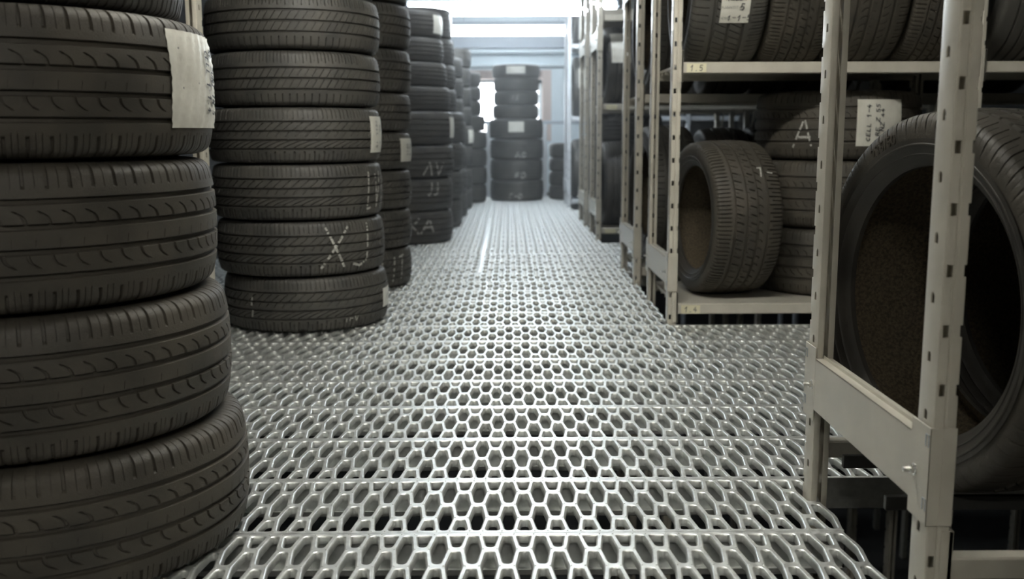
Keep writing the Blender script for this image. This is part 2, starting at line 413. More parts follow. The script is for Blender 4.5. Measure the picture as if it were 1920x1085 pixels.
def tread_mesh(name,R,W,r,TW,grooves,gw,gd,pitches,sipes,mat):
    """sipes: list of dict(rib,phase,w,d,v0,v1,skew(fn))"""
    rows=tyre_rows(R,W,r,TW,grooves,gw,gd)
    nrib=len(grooves)+1
    phases=sorted(set(round(s['phase'],4) for s in sipes)) or [0.0]
    cols=[]   # (pitch fraction, phase id, inner)
    nextra=2 if len(phases)>1 else 4
    for k,p in enumerate(phases):
        w=max(s['w'] for s in sipes if round(s['phase'],4)==p) if sipes else .02
        cols+= [(p-w,k,0),(p-w*.72,k,1),(p+w*.72,k,1),(p+w,k,0)]
        nxt=phases[(k+1)%len(phases)]+(1 if k==len(phases)-1 else 0)
        a=p+w; b_=nxt-w
        for e in range(1,nextra): cols.append((a+(b_-a)*e/nextra,-1,0))
    nc=len(cols); NU=nc*pitches
    nr=len(rows)
    ph=np.array([c[0] for c in cols])
    V=np.zeros((nr,NU,3))
    skew_of={}
    for i in range(nrib):
        ss=[s for s in sipes if s['rib']==i]
        skew_of[i]=ss[0]['skew'] if ss else (lambda v:0.0)
    basis=(np.arange(pitches)[:,None]+ph[None,:]).reshape(-1)
    # pitch variation along the circumference
    for ri,(ax,rd,rib,v) in enumerate(rows):
        if rib>=0: sk=skew_of[rib](v)
        else:
            # groove rows blend between both ribs
            ib=[x for x in range(ri,-1,-1) if rows[x][2]>=0][0]; ia=[x for x in range(ri,nr) if rows[x][2]>=0][0]
            sa=skew_of[rows[ib][2]](rows[ib][3]); sb=skew_of[rows[ia][2]](rows[ia][3])
            sk=sa*(.67 if v==0 else .33)+sb*(.33 if v==0 else .67)
        dep=np.zeros(nc)
        if rib>=0:
            for s in sipes:
                if s['rib']!=rib: continue
                if s['v0']-1e-6<=v<=s['v1']+1e-6:
                    k=phases.index(round(s['phase'],4))
                    for ci,c in enumerate(cols):
                        if c[1]==k and c[2]==1: dep[ci]=max(dep[ci],s['d'])
        u=(basis+sk)/pitches
        uu=u+0.0016*np.sin(u*2*PI*5)
        th=uu*2*PI
        rr=rd-np.tile(dep,pitches)
        V[ri,:,0]=rr*np.cos(th); V[ri,:,1]=rr*np.sin(th); V[ri,:,2]=ax
    idx=np.arange(nr*NU).reshape(nr,NU)
    a=idx[:-1,:]; b_=np.roll(a,-1,axis=1); c=np.roll(idx[1:,:],-1,axis=1); d=idx[1:,:]
    F=np.stack([a,b_,c,d],axis=-1).reshape(-1,4)
    me=bpy.data.meshes.new(name)
    me.from_pydata(V.reshape(-1,3).tolist(),[],F.tolist())
    me.materials.append(mat)
    me.polygons.foreach_set('use_smooth',np.ones(len(F),dtype=bool)); me.set_sharp_from_angle(angle=R_(40)); me.update()
    return me,rows

def lathe(name,prof,n,mat,angle=40,close=False):
    P=np.array(prof); th=np.arange(n)/n*2*PI
    V=np.zeros((len(P),n,3)); V[:,:,0]=P[:,1][:,None]*np.cos(th); V[:,:,1]=P[:,1][:,None]*np.sin(th); V[:,:,2]=P[:,0][:,None]
    idx=np.arange(len(P)*n).reshape(len(P),n)
    a=idx[:-1]; b_=np.roll(a,-1,axis=1); c=np.roll(idx[1:],-1,axis=1); d=idx[1:]
    F=np.stack([a,b_,c,d],axis=-1).reshape(-1,4)
    me=bpy.data.meshes.new(name); me.from_pydata(V.reshape(-1,3).tolist(),[],F.tolist()); 
    for mm in (mat if isinstance(mat,list) else [mat]): me.materials.append(mm)
    me.polygons.foreach_set('use_smooth',np.ones(len(F),dtype=bool)); me.set_sharp_from_angle(angle=R_(angle)); me.update()
    return me

def side_profile(R,W,r,sg):
    h=R-r
    pts=[(W/2-0.0035,R-0.052),(W/2-.0012,R-0.062),(W/2,R-0.064),(W/2,R-0.067),(W/2-.0012,R-0.069),(W/2-.0006,r+h*.48),
         (W/2-.0025,r+h*.41),(W/2-.0002,r+h*.385),(W/2-.0002,r+h*.36),(W/2-.003,r+h*.34),(W/2-.008,r+h*.22),(W/2-.007,r+h*.20),(W/2-.011,r+h*.17),(W/2-.015,r+h*.09),(W/2-.019,r+.004),(W/2-.024,r-.001),(W/2-.034,r-.001),(W/2-.037,r+.004)]
    if R-0.069<r+h*.5: pts=[p for i,p in enumerate(pts) if i not in (2,3,4)]
    return [(sg*a,b_) for a,b_ in pts]
def liner_profile(R,W,r):
    h=R-r; half=[(W/2-.037,r+.004),(W/2-.033,r+.02),(W/2-.016,r+h*.35),(W/2-.012,r+h*.55),(W/2-.017,R-.040),(W/2-.034,R-.026),(W/2-.06,R-.021)]
    full=half+[(0,R-.0185)]+[(-a,b_) for a,b_ in reversed(half)]
    return full

zero=lambda v:0.0
def diag(k): return lambda v:k*v
TY={}
def def_type(key,R,W,r,TWf,groove_f,gw,gd,pitches,sipes,mat=None):
    TW=W*TWf; gr=[g*TW/2 for g in groove_f]
    me,rows=tread_mesh('tread_'+key,R,W,r,TW,gr,gw,gd,pitches,sipes,mat or M['tread'])
    sw=[lathe('sidewall_'+key,side_profile(R,W,r,s),128,M['side']) for s in (1,-1)]
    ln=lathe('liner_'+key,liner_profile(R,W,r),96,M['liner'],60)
    TY[key]=dict(R=R,W=W,r=r,TW=TW,gr=gr,gw=gw,tread=me,side=sw,liner=ln)

def S(rib,phase,w,d,v0,v1,skew=zero): return dict(rib=rib,phase=phase,w=w,d=d,v0=v0,v1=v1,skew=skew)
moon=lambda v:0.30*(max(0,v)/.6)**0.5 if v<.6 else 0.30
def moon2(v):
    t=min(1,max(0,(1-v)/.62)); return 0.50*(1-math.sqrt(max(0,1-t*t)))
def moon3(v):
    t=min(1,max(0,v/.62)); return -0.50*(1-math.sqrt(max(0,1-t*t)))
# A: worn summer tyre: block shoulders, crescents beside the grooves
shA=[]
for p,w,d,v1 in ((0.0,.085,.006,.42),(.33,.018,.003,.5),(.60,.018,.003,.5)): shA.append(S(0,p,w,d,-.75,v1 if v1<.5 else .45))
for p,w,d,v1 in ((0.0,.06,.005,.5),(.5,.016,.003,.5)): shA.append(S(4,p,w,d,.45,1.78))
shA+=[S(1,0.0,.034,.005,0.40,1.0,moon2),S(3,0.0,.034,.005,0.0,0.60,moon3),S(2,.33,.012,.0015,0.1,0.45,diag(.1))]
def_type('A',.360,.236,.235,.80,[-.60,-.185,.21,.615],.0105,.007,64,shA)
# B: touring tyre, 3 grooves
shB=[S(0,0.,.075,.006,-.8,.7,diag(.05)),S(3,0.,.075,.006,.3,1.8,diag(-.05)),S(3,.5,.04,.004,.5,1.8,diag(-.05)),S(1,0.,.06,.005,0.0,1.0,diag(.7)),S(2,0.,.06,.005,0.0,1.0,diag(.7))]
def_type('B',.325,.210,.203,.80,[-.50,-.02,.45],.009,.007,76,shB,M['tread_cool'])
# C: asymmetric, 4 grooves, long diagonals
shC=[S(0,0.,.055,.005,-.8,.75,diag(.05)),S(0,.5,.045,.004,-.8,.5,diag(.05)),S(4,0.,.055,.005,.25,1.8,diag(-.05)),S(4,.5,.045,.004,.25,1.8,diag(-.05)),
     S(1,0.,.10,.0065,0.,1.,lambda v:1.6*v**1.3),S(2,0.,.05,.004,0.3,1.,diag(.6)),S(3,0.,.05,.004,0.,.9,diag(.9))]
def_type('C',.327,.210,.203,.82,[-.58,-.20,.18,.58],.0075,.007,60,shC,M['tread_cool'])
# D: wide sporty tyre (standing on the rack): three wide grooves, one wavy line, short shoulder slots
shD=[S(0,0.,.07,.004,.1,1.6,diag(0)),S(0,.5,.05,.003,.1,.8),S(4,0.,.06,.004,-.0,1.7),S(4,.5,.04,.003,.3,.9),S(1,0.,.06,.004,0.,.6,diag(.35)),S(2,0.,.06,.004,0.2,1.,diag(.35)),S(2,.5,.03,.003,0.,.4,diag(.35)),
     S(3,0.,.05,.003,0.,.9,diag(.5))]
shD=[S(0,0.,.085,.006,-.5,.75,zero),S(0,.5,.085,.006,-.3,.75,zero),S(1,0.,.085,.006,0.05,.75,diag(.35)),S(1,.5,.03,.002,0.05,.35,diag(.35)),
     S(2,0.,.085,.006,0.3,1.,diag(.35)),S(2,.5,.03,.002,0.,.4,diag(.35)),S(3,0.,.08,.005,0.,.5,lambda v:1.2*v*v),S(4,0.,.08,.006,.1,1.5,zero),S(4,.5,.07,.005,.3,1.3,zero)]
def_type('D',.317,.285,.215,.86,[-.56,-.17,.19,.55],.010,.006,58,shD,M['tread'])
# E: the near standing tyre
shE=[S(0,0.,.06,.006,-.9,.85,lambda v:-.45*v),S(4,0.,.05,.005,.2,1.8,diag(.3)),S(1,0.,.04,.004,.0,.6,diag(.8)),S(2,0.,.03,.003,0.,1.,diag(.6)),S(3,0.,.03,.003,0.,1.,diag(.6)),S(0,.5,.02,.002,-.6,.5,lambda v:-.45*v)]
def_type('E',.347,.245,.246,.84,[-.55,-.18,.18,.55],.011,.008,72,shE,M['tread'])
# far generic tyres (single mesh, fewer pitches)
def far_type(key,R,W,r,ng):
    gr={3:[-.5,0,.5],4:[-.58,-.2,.2,.58]}[ng]; TW=W*.84
    rows=[(a,b_) for a,b_,_,_ in tyre_rows(R,W,r,TW,[g*TW/2 for g in gr],.009,.008)]
    # keep few rows
    keep=[]
    for i,p in enumerate(rows):
        keep.append(p)
    prof=[(a,b_) for a,b_ in reversed(side_profile(R,W,r,-1))][:-1]+keep+[(a,b_) for a,b_ in side_profile(R,W,r,1)][1:]
    lin=liner_profile(R,W,r)
    prof=prof+lin[1:]
    me=lathe('far_'+key,prof,72,[M['tread_cool'],M['side']],45)
    TY[key]=dict(R=R,W=W,r=r,TW=TW,gr=[g*TW/2 for g in gr],gw=.009,mesh=me)
far_type('f4',.325,.22,.216,4)
far_type('f3',.325,.20,.205,3)

def surf_r(T,s):
    hw=T['TW']/2
    if abs(s)<=hw: return T['R']-0.009*(abs(s)/hw)**2.6
    t=min(1,(abs(s)-hw)/(T['W']/2-hw)); return T['R']-.009-.043*t*t
def patch(T,root,name,a0,a1,s0,s1,mat,sr=1,n=14,ns=10,lift=.0018,wob=.0008,texts=(),writing=()):
    """paper sticker bent over the tread; a=angle, s=axial. texts: (txt,size,u,v,rot,mi)"""
    mb=MB(); R=T['R']
    def pos(a,s,l): rr=surf_r(T,s)+l; return (rr*math.cos(a),rr*math.sin(a),s)
    wv=lambda i,j: wob*math.sin(i*1.7+j*0.9)*math.cos(j*1.3)
    g=[[pos(a0+(a1-a0)*i/n,s0+(s1-s0)*j/ns,lift+wv(i,j)) for j in range(ns+1)] for i in range(n+1)]
    gb=[[pos(a0+(a1-a0)*i/n,s0+(s1-s0)*j/ns,lift+wv(i,j)-.0006) for j in range(ns+1)] for i in range(n+1)]
    v=[p for rr in g for p in rr]; m_=len(v); v+=[p for rr in gb for p in rr]
    f=[]
    for i in range(n):
        for j in range(ns):
            q=(i*(ns+1)+j,(i+1)*(ns+1)+j,(i+1)*(ns+1)+j+1,i*(ns+1)+j+1); f.append(q); f.append(tuple(x+m_ for x in q[::-1]))
    bd=[(i,0) for i in range(n)]+[(n,j) for j in range(ns)]+[(i,ns) for i in range(n,0,-1)]+[(0,j) for j in range(ns,0,-1)]
    bi=[i*(ns+1)+j for i,j in bd]
    for k in range(len(bi)): a,b_=bi[k],bi[(k+1)%len(bi)]; f.append((a,a+m_,b_+m_,b_))
    mb.add(v,f,0)
    L=abs(a1-a0)*R; Hh=abs(s1-s0)
    def put(x,y): # x along angle from centre, y along s
        return pos((a0+a1)/2+x/R,(s0+s1)/2+y,lift+wob+.0010)
    for txt,size,u,vv,rot,mi in texts:
        tv,tf=text_mesh(txt,size)
        c,s_=math.cos(rot),math.sin(rot)
        mb.add([put(u+x*c-y*s_,vv+x*s_+y*c) for x,y in tv],tf,mi)
    for txt,w,h,u,vv,rot,lw in writing:
        c,s_=math.cos(rot),math.sin(rot)
        for P in handwriting(txt,w,h,w*.3,lw,seg=.01): mb.add([put(u+x*c-y*s_,vv+x*s_+y*c) for x,y in P],[(0,1,2,3)],1)
    return mb.build(name,[mat,M['ink'],M['ink_pale']],root,smooth=True,angle=50)

def chalk(T,root,txt,a,s,w,h,lw=.005,rot=0,flip=1,lift=.0009):
    mb=MB(); c,s_=math.cos(rot),math.sin(rot)
    for P in handwriting(txt,w,h,w*.25,lw):
        if random.random()<.10: continue
        Q=[(x*c-y*s_,x*s_+y*c) for x,y in P]
        cs=sum(q[1] for q in Q)/4+s
        if any(abs(cs-g)<T['gw']*.5 for g in T['gr']): continue
        mb.add([((surf_r(T,s+y)+lift)*math.cos(a+x/T['R']),(surf_r(T,s+y)+lift)*math.sin(a+x/T['R']),s+y) for x,y in Q],[(0,1,2,3)])
    return mb.build('chalk_mark',M['chalk'],root)

def tyre(key,loc,label,group,R=None,W=None,spin=0.0,axis=None,flip=False,mat=None,tilt=0.0):
    """axis None: lying flat. axis=angle: standing, axle points along (cos,sin) in plan"""
    T=TY[key]; sR=(R or T['R'])/T['R']; sW=(W or T['W'])/T['W']
    if 'mesh' in T: o=link_mesh('car_tyre',T['mesh'])
    else:
        o=bpy.data.objects.new('car_tyre',None); C.objects.link(o); o.empty_display_size=.1
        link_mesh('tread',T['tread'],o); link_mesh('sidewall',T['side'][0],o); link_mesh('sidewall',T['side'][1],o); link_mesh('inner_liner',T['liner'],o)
    mt=Matrix.Translation(loc)
    if axis is not None:
        mt=mt@Matrix.Rotation(axis,4,'Z')@Matrix.Rotation(PI/2,4,'Y')
    if tilt: mt=mt@Matrix.Rotation(tilt,4,'X')
    if flip: mt=mt@Matrix.Rotation(PI,4,'X')
    mt=mt@Matrix.Rotation(spin,4,'Z')@Matrix.Diagonal((sR,sR,sW,1))
    o.matrix_world=mt
    tag(o,label,'tyre',group)
    o['spin']=spin
    return o,T

ORD=['bottom','second','third','fourth','fifth','sixth','seventh','eighth','ninth','tenth']
def stack(keys,cx,cy,Rs,Ws,offs,where,group,desc,z0=0.0):
    out=[]; z=z0; n=len(Ws)
    for i in range(n):
        key=keys[i%len(keys)] if isinstance(keys,list) else keys
        off=offs[i] if i<len(offs) else (0,0)
        R=Rs[i] if isinstance(Rs,list) else Rs
        d=desc[i] if isinstance(desc,list) else desc
        pos='bottom tyre' if i==0 else ('top tyre' if i==n-1 and where.find('cut')<0 else ORD[i]+' tyre from the bottom')
        o,T=tyre(key,(cx+off[0],cy+off[1],z+Ws[i]/2),'%s, %s of %s'%(d,pos,where),group,R=R,W=Ws[i],flip=(i%2==1 and key in('B','C') and i>3))
        o.rotation_euler.rotate_axis('Z',0.0)
        out.append((o,T)); z+=Ws[i]
    return out

def spec(o,T,aw,s,fn,*a,**k): return fn(T,o,*a,**k)

# ------------------------------------------------------------ storage racks
UH=0.0875
def post_mesh(name,z0,z1,mirror_y=False):
    lip=.0125; dy=.057; dx=.034; U=2*lip+2*dy+dx
    b0=lip; b1=lip+dy; b2=b1+dx; b3=b2+dy
    rc=.003
    bends=[b0-rc,b0,b0+rc,b1-rc,b1,b1+rc,b1+dx*.42,b1+dx*.5,b1+dx*.58,b2-rc,b2,b2+rc,b3-rc,b3,b3+rc]
    def fold(u):
        def corner(u,c,pa,pb,pc):  # smooth corner around c
            t=(u-(c-rc))/(2*rc); return (pa[0]*(1-t)**2+2*t*(1-t)*pb[0]+t*t*pc[0], pa[1]*(1-t)**2+2*t*(1-t)*pb[1]+t*t*pc[1])
        def raw(u):
            if u<=b0: return (lip-u,dy)
            if u<=b1: return (0,dy-(u-b0))
            if u<=b2:
                x=u-b1; g=max(0,1-abs(x-dx/2)/(dx*.08)); return (x,.0025*g)
            if u<=b3: return (dx,u-b2)
            return (dx-(u-b3),dy)
        for c in (b0,b1,b2,b3):
            if abs(u-c)<rc: return corner(u,c,raw(c-rc),raw(c),raw(c+rc))
        return raw(u)
    def rect(u0,u1,v0,v1): return [(u0,v0),(u1,v0),(u1,v1),(u0,v1)]
    def slot(uc,vc): return [(uc-.0055,vc-.008),(uc+.0055,vc-.008),(uc+.0055,vc+.003),(uc+.0035,vc+.007),(uc,vc+.0085),(uc-.0035,vc+.007),(uc-.0055,vc+.003)]
    holes=[rect(b1+.0045,b1+.0155,.056,.074),rect(b2-.0045,b2+.010,.056,.074),slot(b0+.027,.022),slot(b3-.027,.022)]
    outer=[(0,0),(U,0),(U,UH),(0,UH)]
    pts=[];polys=[]
    for poly in [outer]+holes:
        k=len(pts); pts+=[Vector(p) for p in poly]; polys.append(list(range(k,k+len(poly))))
    edges=[]
    for b_ in bends:
        k=len(pts); pts+=[Vector((b_,0)),Vector((b_,UH))]; edges.append((k,k+1))
    r=delaunay_2d_cdt(pts,edges,polys,1,1e-6)
    V2=[(v.x,v.y) for v in r[0]]; T=[tuple(f) for f,of in zip(r[2],r[5]) if not any(i>0 for i in of)]
    V=[];F=[]
    n=int(math.ceil((z1-z0)/UH))
    for k in range(n):
        base=len(V)
        for u,v in V2:
            x,y=fold(u); V.append(((dx-x if mirror_y else x),(-y if mirror_y else y),z0+k*UH+v))
        for t in T:
            p=[V2[i] for i in t]; ar=(p[1][0]-p[0][0])*(p[2][1]-p[0][1])-(p[2][0]-p[0][0])*(p[1][1]-p[0][1])
            q=t if ar>0 else t[::-1]
            F.append(tuple(base+i for i in q))
    # inner skin (sheet thickness)
    th=.0016; me=bpy.data.meshes.new(name); me.from_pydata(V,[],F)
    import bmesh
    bm=bmesh.new(); bm.from_mesh(me); bmesh.ops.remove_doubles(bm,verts=bm.verts,dist=1e-5); bm.normal_update()
    bmesh.ops.recalc_face_normals(bm,faces=bm.faces)
    bmesh.ops.solidify(bm,geom=bm.faces[:],thickness=th)
    bm.to_mesh(me); bm.free()
    me.materials.append(M['rack'])
    me.polygons.foreach_set('use_smooth',np.ones(len(me.polygons),dtype=bool)); me.set_sharp_from_angle(angle=R_(30)); me.update()
    return me
PTOP=2.30
post_f=post_mesh('upright_front',-2.4,PTOP); post_r=post_mesh('upright_rear',-2.4,PTOP,True)
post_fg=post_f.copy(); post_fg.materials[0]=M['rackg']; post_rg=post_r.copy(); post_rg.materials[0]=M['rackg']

def brace_plate(root,x,Yd,z0,z1,zs0,zs1,mat,bolts=True):
    """plate on the aisle side between front and rear post; local y 0..Yd"""
    mb=MB(); t=.0018
    mb.bbox(x-.0045,x-.0045+t,.030,Yd-.030,z0,z1,.0006)
    mb.box(x-.0045,x+.030,.060,Yd-.060,z1-t,z1)          # top fold
    mb.box(x+.012,x+.0135,.060,Yd-.060,z1,z1+.006)
    for (ya,yb,sg) in ((-.004,.064,1),(Yd+.004,Yd-.064,-1)):
        lo,hi=min(ya,yb),max(ya,yb)
        mb.bbox(x-.0048,x-.003,lo,hi,zs0,zs1,.0006)
        fo=ya
        a,b_=(fo,fo+sg*.0018); a,b_=min(a,b_),max(a,b_)
        mb.bbox(x-.0048,x+.0345,a,b_,zs0,zs1,.0006)
        # rim of the sleeve and its two tabs
        mb.box(x+.014,x+.0155,a-.0010 if sg>0 else a,b_ if sg>0 else b_+.001,zs0,zs1)
        for zz in (zs1-.030,zs0+.022):
            for (p,q) in ((0,.0012),(.010,.0112)):
                yy=ya+sg*(.004+p); y2=ya+sg*(.004+q); mb.box(x-.0058,x-.0045,min(yy,y2),max(yy,y2),zz,zz+.018,1)
            yy=ya+sg*.004; y2=ya+sg*.0152; mb.box(x-.0058,x-.0045,min(yy,y2),max(yy,y2),zz+.017,zz+.0185,1)
        # spacer welding the sleeve to the post edge
    o=mb.build('brace_plate',[mat,M['beam']],root)
    if bolts:
        for y in (.046,Yd-.046):
            mb=MB(); zc=(z0+z1)/2-.004
            mb.cyl((x-.0115,y,zc),(x-.0050,y,zc),.0075,6); mb.cyl((x-.022,y,zc),(x-.010,y,zc),.0040,12); mb.cyl((x-.0062,y,zc),(x-.0046,y,zc),.0095,18)
            for k in range(4): mb.cyl((x-.021+k*.0024,y,zc),(x-.020+k*.0024,y,zc),.0047,12)
            b_=mb.build('bolt',M['bolt'],o,smooth=True,angle=30); b_['label']='zinc plated bolt with hexagonal nut'
    return o

def tag_card(root,x,y,z,w,h,txt,d=1):
    mb=MB(); mb.box(x-w/2,x+w/2,y-.0012,y-.0002,z-h/2,z+h/2,0)
    if txt:
        for P in handwriting(txt,h*.42,h*.62,h*.12,h*.075,jit=.03): mb.add([(x+p[0],y-.0016,z+p[1]) for p in P],[(0,1,2,3)],1)
    o=mb.build('shelf_tag',[M['tag'],M['ink']],root); o['label']='cream paper shelf tag'+(' reading '+txt if txt else '')
    return o

def rack(Yf,xs,shelves,label,plates=((.155,.255,.13,.275),),tags={},D=.607,far=False,mirror=False,bh=.042,rails=None,group='storage racks along the aisle',tagx=.075):
    root=empty('storage_rack',(0,Yf,0)); tag(root,label,'rack',group)
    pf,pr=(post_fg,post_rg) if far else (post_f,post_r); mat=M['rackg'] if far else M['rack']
    for i,x in enumerate(xs):
        a=link_mesh('upright',pf,root); a.location=(x,0,0)
        b_=link_mesh('upright',pr,root); b_.location=(x,D,0)
        if mirror: a.scale=(-1,1,1); b_.scale=(-1,1,1)
        if not mirror and i==0:
            for p in plates: brace_plate(root,x,D,p[0],p[1],p[2],p[3],mat,bolts=not far)
        if i>0:
            mb=MB(); mb.cyl((x+.017,.03,-.2),(x+.017,D-.03,.55),.009,8); mb.cyl((x+.017,D-.03,.55),(x+.017,.03,1.3),.009,8)
            mb.cyl((x+.017,.03,1.3),(x+.017,D-.03,2.0),.009,8)
            mb.build('diagonal_brace',mat,root)
    for (xa,xb) in zip(xs[:-1],xs[1:]):
        if mirror: xa,xb=xb,xa-.034
        for k,z in enumerate(shelves):
            mb=MB(); x0=xa+.036; x1=xb-.002
            for ya,yb in ((.004,.034),(D-.034,D-.004)): mb.bbox(x0,x1,ya,yb,z-bh,z,.003)
            if rails and k==0:
                pass
            else:
                mb.box(x0,x1,.034,D-.034,z-.012,z-.0015)
                for q in range(5):
                    yy=.034+(q+.5)*(D-.068)/5; mb.box(x0,x1,yy-.004,yy+.004,z-.024,z-.012)
            # end hooks over the post faces
            for (xx,s_) in ((x0,-1),(x1,1)):
                h0,h1=(xx-.015,xx+.003) if s_<0 else (xx-.003,xx+.015)
                for yy in (-.0035,D+.0015): mb.bbox(h0,h1,yy,yy+.0025,z-.075,z+.045,.0006)
                for yy in (-.0035,D-.006): mb.box(xx-.003 ,xx+.003,yy,yy+.0095,z-.075,z+.045)
            sh=mb.build('shelf',mat,root)
            if rails and k==0:
                for yy in rails:
                    mb=MB(); mb.bbox(x0,x1,yy-.006,yy+.006,z-.022,z+.003,.001); r_=mb.build('support_rail',M['rail'],sh); r_['label']='dark steel rail under the tyres'
            t=tags.get((xs.index(xa) if not mirror else 0,k))
            if t is not None: tag_card(sh,xa+tagx,.0,z-bh*.5-.001+.0,.075,.033,t)
    return root

rack(1.40,[.620,1.76],[.119,1.30],'nearest rack at the right edge, its front upright closest to the camera',plates=((.195,.300,.172,.322),(1.55,1.65,1.52,1.67)),bh=.036,rails=(.255,.475))
rack(.31,[.620,1.76],[.119,1.01],'rack beside the camera, back to back before the nearest rack',plates=((.195,.300,.172,.322),(1.42,1.52,1.40,1.54)),group='storage racks along the aisle')
rack(3.86,[.630,1.78,2.93],[.080,1.010,1.94],'second rack on the right, holding the shelves tagged 1.4 and 1.5',plates=((.155,.258,.13,.28),(1.42,1.52,1.40,1.54)),tags={(0,0):'1.4',(0,1):'1.5'},tagx=.09)
rack(4.92,[.630,1.78,2.93],[.080,.93,1.80],'third rack on the right, back to back behind the second',plates=((.155,.258,.13,.28),(1.42,1.52,1.40,1.54)))
rack(7.00,[.625,1.78,2.93],[.080,.94,1.54],'fourth rack on the right, beyond the second side aisle',plates=((.155,.258,.13,.28),(1.32,1.44,1.30,1.46)),tags={(0,0):'',(0,1):''},tagx=.10)
rack(8.05,[.620,1.78,2.93],[.080,.94,1.70],'fifth rack on the right, back to back behind the fourth',plates=((.155,.258,.13,.28),(1.36,1.48,1.34,1.50)))
rack(10.0,[.600,1.78,2.93],[.080,.90,1.60],'sixth rack on the right, window glare put into its pale colour',far=True,plates=((.155,.258,.13,.28),))
rack(2.50,[-.920,-2.05],[.080,1.01],'rack at the left, one upright showing between the two nearest stacks',mirror=True)

# ------------------------------------------------------------ left stacks
def L(o,aw): return aw-o['spin']
a_=R_
# stack A
WA=.236
offA=[(.040,0),(.016,0),(0,.0),(.004,0),(-.02,.02)]
descA='near worn tyre with crescent notches beside its grooves'
spA=[.3,1.1,2.0,.75,.2]
for i in range(5):
    key='A' if i<4 else 'C'
    rr=.360 if i<4 else .335
    lab=['near worn tyre resting on the grating, bottom of the nearest left stack','near worn tyre with crescent notches, second from the bottom of the nearest left stack',
         'near worn tyre with crescent notches, third in the nearest left stack, under the labelled one','big tyre with a large crumpled paper label, in the nearest left stack',
         'smaller tyre cut by the top edge of the photo, topmost of the nearest left stack'][i]
    o,T=tyre(key,(-.90+offA[i][0],1.80+offA[i][1],.001+i*WA+(WA/2 if i<4 else .105)),lab,'tyres of the nearest left stack',R=rr,W=WA if i<4 else .21,spin=spA[i])
    if i==3:
        aw0,aw1=a_(-19)-spA[i],a_(17)-spA[i]
        p=patch(T,o,'paper_label',aw0,aw1,-.068,.094,M['paper'],n=28,ns=24,wob=.0019,
              texts=[],writing=[('CELL 1-1.4',.0085,.020,.022,0.0,-PI/2,.0030),('RE ZUNI IN 5',.0075,.022,.054,.0,-PI/2,.0032),('.',.01,.01,-.09,.055,0,.003),('.',.01,.01,-.03,-.0,0,.003),('.',.01,.01,-.085,-.01,0,.003),('.',.01,.01,.01,.0,0,.003)])
        p['label']='crumpled off-white paper label with writing down its right edge'
# stack B
keysB=['C','C','C','C','B','B','B']
xB=[(577,4.0),(567,4.0),(561,4.0),(556,4.0),(554,4.0),(551.5,4.0),(545,4.0)]
wB=[.212,.212,.212,.208,.203,.203,.205]
labB=['bottom tyre of the second left stack, with small white chalk dashes at its left','tyre chalked XJ in the second left stack','third tyre from the bottom of the second left stack, chalk marks at its right end',
      'fourth tyre from the bottom of the second left stack, white label on its right side','fifth tyre from the bottom of the second left stack, three grooves and no marks','sixth tyre from the bottom of the second left stack','topmost tyre of the second left stack, cut by the photo edge']
z=0.001
for i in range(7):
    r=[.325,.330,.333,.336,.333,.335,.328][i]
    zz=z+wB[i]/2
    depth=4.0*.988+(H-zz)*.156
    X=(xB[i][0]-952)/1867*depth
    sp=[.2,.9,1.7,2.6,.4,1.3,2.2][i]
    o,T=tyre(keysB[i],(X,4.0,zz),labB[i],'tyres of the second left stack',R=r,W=wB[i],spin=sp)
    if i==0:
        patch(T,o,'paper_label',a_(-14)-sp,a_(6)-sp,-.045,.030,M['paper'],n=8,ns=4,writing=[('12',.012,.018,0,0,0,.003)])
        chalk(T,o,'I',a_(-118)-sp,-.035,.006,.03,.008); chalk(T,o,'I',a_(-118)-sp,.015,.006,.03,.008); chalk(T,o,'TFV',a_(-48)-sp,-.06,.018,.022,.003)
    if i==1: chalk(T,o,'XJ',a_(-46)-sp,.0,.095,.16,.009,jit if False else 0)
    if i==2: chalk(T,o,'LVI',a_(-14)-sp,.0,.045,.14,.008)
    if i==3: patch(T,o,'paper_label',a_(-21)-sp,a_(4)-sp,-.068,.072,M['paper'],n=10,ns=8,writing=[('CELL 15',.012,.014,-.02,0,-PI/2,.002),('RE 24',.012,.014,.02,0,-PI/2,.002)])
    z+=wB[i]
# stack C
wC=[.190,.190,.190,.182,.185,.205,.210,.205]
z=.001
labC=['bottom tyre of the third left stack, chalk letters on its side','second tyre from the bottom of the third left stack','third tyre from the bottom of the third left stack','fourth tyre of the third left stack, tall white label at its right',
      'fifth tyre from the bottom of the third left stack','sixth tyre from the bottom of the third left stack','seventh tyre from the bottom of the third left stack','topmost tyre of the third left stack, cut by the photo edge']
for i in range(8):
    r=[.312,.315,.314,.316,.316,.318,.316,.310][i]; xr=[771,771,771,770.5,770.5,771,770,766][i]; zz=z+wC[i]/2
    X=(xr-952)/1867*(5.0*.988+(H-zz)*.156)-r*1.0+.004
    sp=[.5,1.4,2.3,.1,.8,1.9,2.9,.4][i]
    o,T=tyre('B' if i>3 else 'C',(X,4.98,zz),labC[i],'tyres of the third left stack',R=r,W=wC[i],spin=sp)
    if i==0: chalk(T,o,'LIT',a_(-38)-sp,.0,.05,.13,.008)
    if i==3: patch(T,o,'paper_label',a_(-27)-sp,a_(5)-sp,-.060,.070,M['paper'],n=10,ns=8,writing=[('CELL',.014,.016,-.02,0,-PI/2,.003),('RE 5',.014,.016,.02,0,-PI/2,.003)])
    z+=wC[i]
